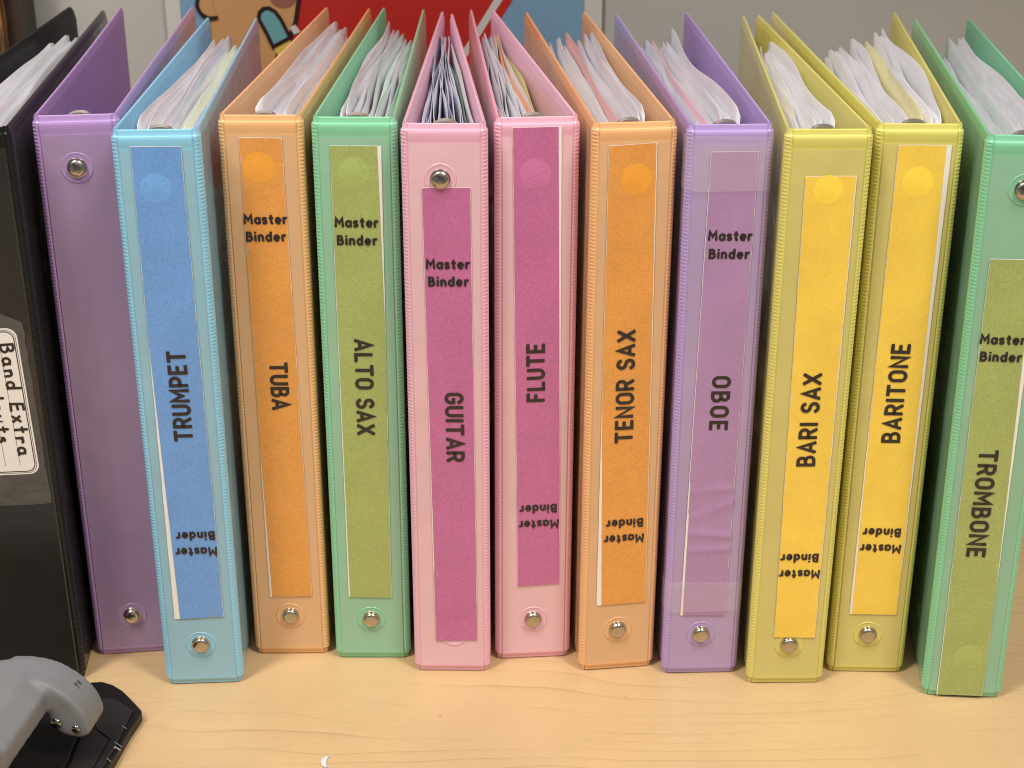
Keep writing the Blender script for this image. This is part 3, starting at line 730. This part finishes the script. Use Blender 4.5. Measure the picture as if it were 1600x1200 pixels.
# ------------------------------------------------------------ hole punch at the lower left
blackp = mat('black_plastic', lin(26, 23, 22), .4, spec=.25, var=.1, vscale=40, bump=.05, bscale=300)
greyp = mat('grey_plastic', lin(118, 118, 120), .5, var=.05, vscale=120, bump=.05, bscale=800)
chrome = mat('dark_chrome', lin(150, 146, 140), .12, metal=1)
whiteink = mat('white_marking', lin(165, 162, 156), .5)
hp = bpy.data.objects.new('hole_punch', None); COL.objects.link(hp); hp.location = (-.23, .60, 0)
tag(hp, 'grey handled black hole punch with ruler markings in the lower left corner', 'hole punch')
def onto(o): o.parent = hp; o.matrix_parent_inverse = Matrix.Translation((.23, -.60, 0)); return o
outl = [(-.1847, .6374), (-.1845, .6356), (-.1870, .621), (-.1890, .602), (-.1906, .591), (-.2080, .470), (-.300, .470), (-.300, .640), (-.250, .6560), (-.2250, .6590), (-.2154, .6622), (-.2106, .6627), (-.2044, .6598), (-.1983, .6546), (-.1914, .6461)]
d = MB(); d.slab(outl, .0006, .0065); o = onto(d.build('base', blackp))
bv = o.modifiers.new('bevel', 'BEVEL'); bv.width = .0010; bv.segments = 3; bv.limit_method = 'ANGLE'
char = mat('charcoal_plastic', lin(40, 37, 36), .42, var=.06, spec=.3)
d = MB(); d.slab([(-.1883, .6351), (-.1888, .6337), (-.1903, .6059), (-.1925, .5895), (-.2090, .470), (-.2150, .470), (-.1962, .5895), (-.1942, .6125), (-.2028, .6203), (-.2120, .6420), (-.2052, .6466), (-.1997, .6452), (-.1932, .6401)], .0066, .0075); o = onto(d.build('ruler_plate', char))
bv = o.modifiers.new('bevel', 'BEVEL'); bv.width = .0004; bv.segments = 2; bv.limit_method = 'ANGLE'
d = MB(); d.slab([(-.2034, .6200), (-.1950, .6124), (-.1972, .5895), (-.2160, .470), (-.2240, .470), (-.2085, .5930), (-.2090, .6180)], .0066, .0072); o = onto(d.build('inner_plate', char))
bv = o.modifiers.new('bevel', 'BEVEL'); bv.width = .0004; bv.segments = 2; bv.limit_method = 'ANGLE'
d = MB(); d.slab([(-.2100, .6150), (-.2095, .590), (-.2250, .470), (-.2900, .470), (-.2900, .620), (-.2300, .640)], .0066, .0095); o = onto(d.build('punch_block', blackp))
bv = o.modifiers.new('bevel', 'BEVEL'); bv.width = .0012; bv.segments = 3; bv.limit_method = 'ANGLE'
mk = MB()
for a_, b_, w_ in (((-.1911, .6226), (-.1881, .6201), .00022), ((-.1916, .6096), (-.1870, .6056), .00022), ((-.1920, .5967), (-.1893, .5940), .00022)):
    vv, ff = ribbon([a_, b_], w_); mk.add([(q.x, q.y, .00762) for q in vv], ff)
vv, ff = ribbon([(-.1872, .6030), (-.1903, .6056), (-.1903, .6045)], .00062); mk.add([(q.x, q.y, .00764) for q in vv], ff)
onto(mk.build('ruler_marking', whiteink))
# small printed mark on the drooping end of the handle: two dark bars, lying on the sloping top
# handle: grip and drooping end, fused into one body
bmh = bmesh.new()
g = MB()
gp_ = [(-.2290, .470), (-.2212, .533), (-.2183, .558), (-.2150, .585), (-.2138, .598), (-.2160, .608), (-.2260, .6135), (-.2400, .6120), (-.2600, .605), (-.300, .590), (-.300, .470)]
def soften(P, it=2):
    for _ in range(it):
        Q = []
        for i in range(len(P)):
            a, b_ = P[i], P[(i+1) % len(P)]
            Q += [(a[0]*.75 + b_[0]*.25, a[1]*.75 + b_[1]*.25), (a[0]*.25 + b_[0]*.75, a[1]*.25 + b_[1]*.75)]
        P = Q
    return P
gp_ = soften(gp_)
gi_ = [(x - .0105 if x > -.22 else x, y - (.0045 if y > .59 else 0)) for x, y in gp_]
ng = len(gp_)
g.add([(x, y, .038) for x, y in gp_] + [(x, y, .0485) for x, y in gp_] + [(x, y, .0560) for x, y in gi_],
      [tuple(range(ng)), tuple(range(2*ng, 3*ng))] + [(k*ng+i, k*ng+(i+1) % ng, (k+1)*ng+(i+1) % ng, (k+1)*ng+i) for k in (0, 1) for i in range(ng)])
prof = [(-.2400, .0562), (-.2240, .0556), (-.2140, .0520), (-.2068, .0462), (-.2020, .0410), (-.1982, .0345), (-.1966, .0245), (-.2000, .0225), (-.2043, .0223), (-.2113, .0245), (-.2150, .0309), (-.2156, .0380), (-.2200, .0420), (-.2400, .0420)]
prof = soften(prof, 1); n = len(prof)
g.add([(x, .592, z) for x, z in prof] + [(x + .0022, .6125, z - .0005) for x, z in prof], [tuple(range(n)), tuple(range(n, 2*n))] + [(i, (i+1) % n, n+(i+1) % n, n+i) for i in range(n)])
hd = onto(g.build('handle', greyp))
rm = hd.modifiers.new('remesh', 'REMESH'); rm.mode = 'VOXEL'; rm.voxel_size = .0009; rm.use_smooth_shade = True
sm = hd.modifiers.new('smooth', 'SMOOTH'); sm.factor = .5; sm.iterations = 24
for x, z, r_ in ((-.2120, .0306, .0027), (-.2031, .0277, .0021)):
    d = MB(); d.lathe([(r_, 0), (r_, .0006), (r_*.85, .0012), (r_*.5, .0016), (.0002, .0017)], (x, .5925, z), 24); onto(d.build('screw', chrome, None, True, 40))
em = MB(); dirx = Vector((.72, 0, -.70))
def mark(pts_, w_):
    vv, ff = ribbon(pts_, w_); o_ = Vector((-.2052, .6035, .0455))
    em.add([tuple(o_ + dirx*q.x + Vector((0, 1, 0))*q.y) for q in vv], ff)
for st_ in ([(.0002, -.0004), (.0022, -.0008)], [(.0004, .0006), (.0024, .0002)], [(.0012, -.0005), (.0013, .0003)], [(.0012, .0022), (.0032, .0018)], [(.0013, .0022), (.0015, .0034)], [(.0022, .0020), (.0024, .0032)], [(.0031, .0018), (.0033, .0031)], [(.0030, -.0006), (.0036, -.0007)]):
    mark(st_, .00042)
emo = onto(em.build('printed_mark', ink))
sw_ = emo.modifiers.new('shrinkwrap', 'SHRINKWRAP'); sw_.target = hd; sw_.wrap_method = 'NEAREST_SURFACEPOINT'; sw_.wrap_mode = 'ABOVE_SURFACE'; sw_.offset = .00015
# ------------------------------------------------------------ paper crescent on the desk
v = []
for k in range(17):
    a = R(60 + 240*k/16); xo = .0030*math.cos(a); yo = .0042*math.sin(a); xi = .0015 + (xo - .0015)*.42
    for x in (xo, xi):
        for z in (.0002, .0007): v.append((-.0888 + x, .6035 + yo, z))
f = []
for k in range(16):
    i = 4*k; f += [(i, i+4, i+5, i+1), (i+2, i+3, i+7, i+6), (i+1, i+5, i+7, i+3), (i, i+2, i+6, i+4)]
o = mesh('paper_scrap', v, f, paper)
tag(o, 'tiny white crescent paper scrap lying on the wooden desk', 'paper scrap')
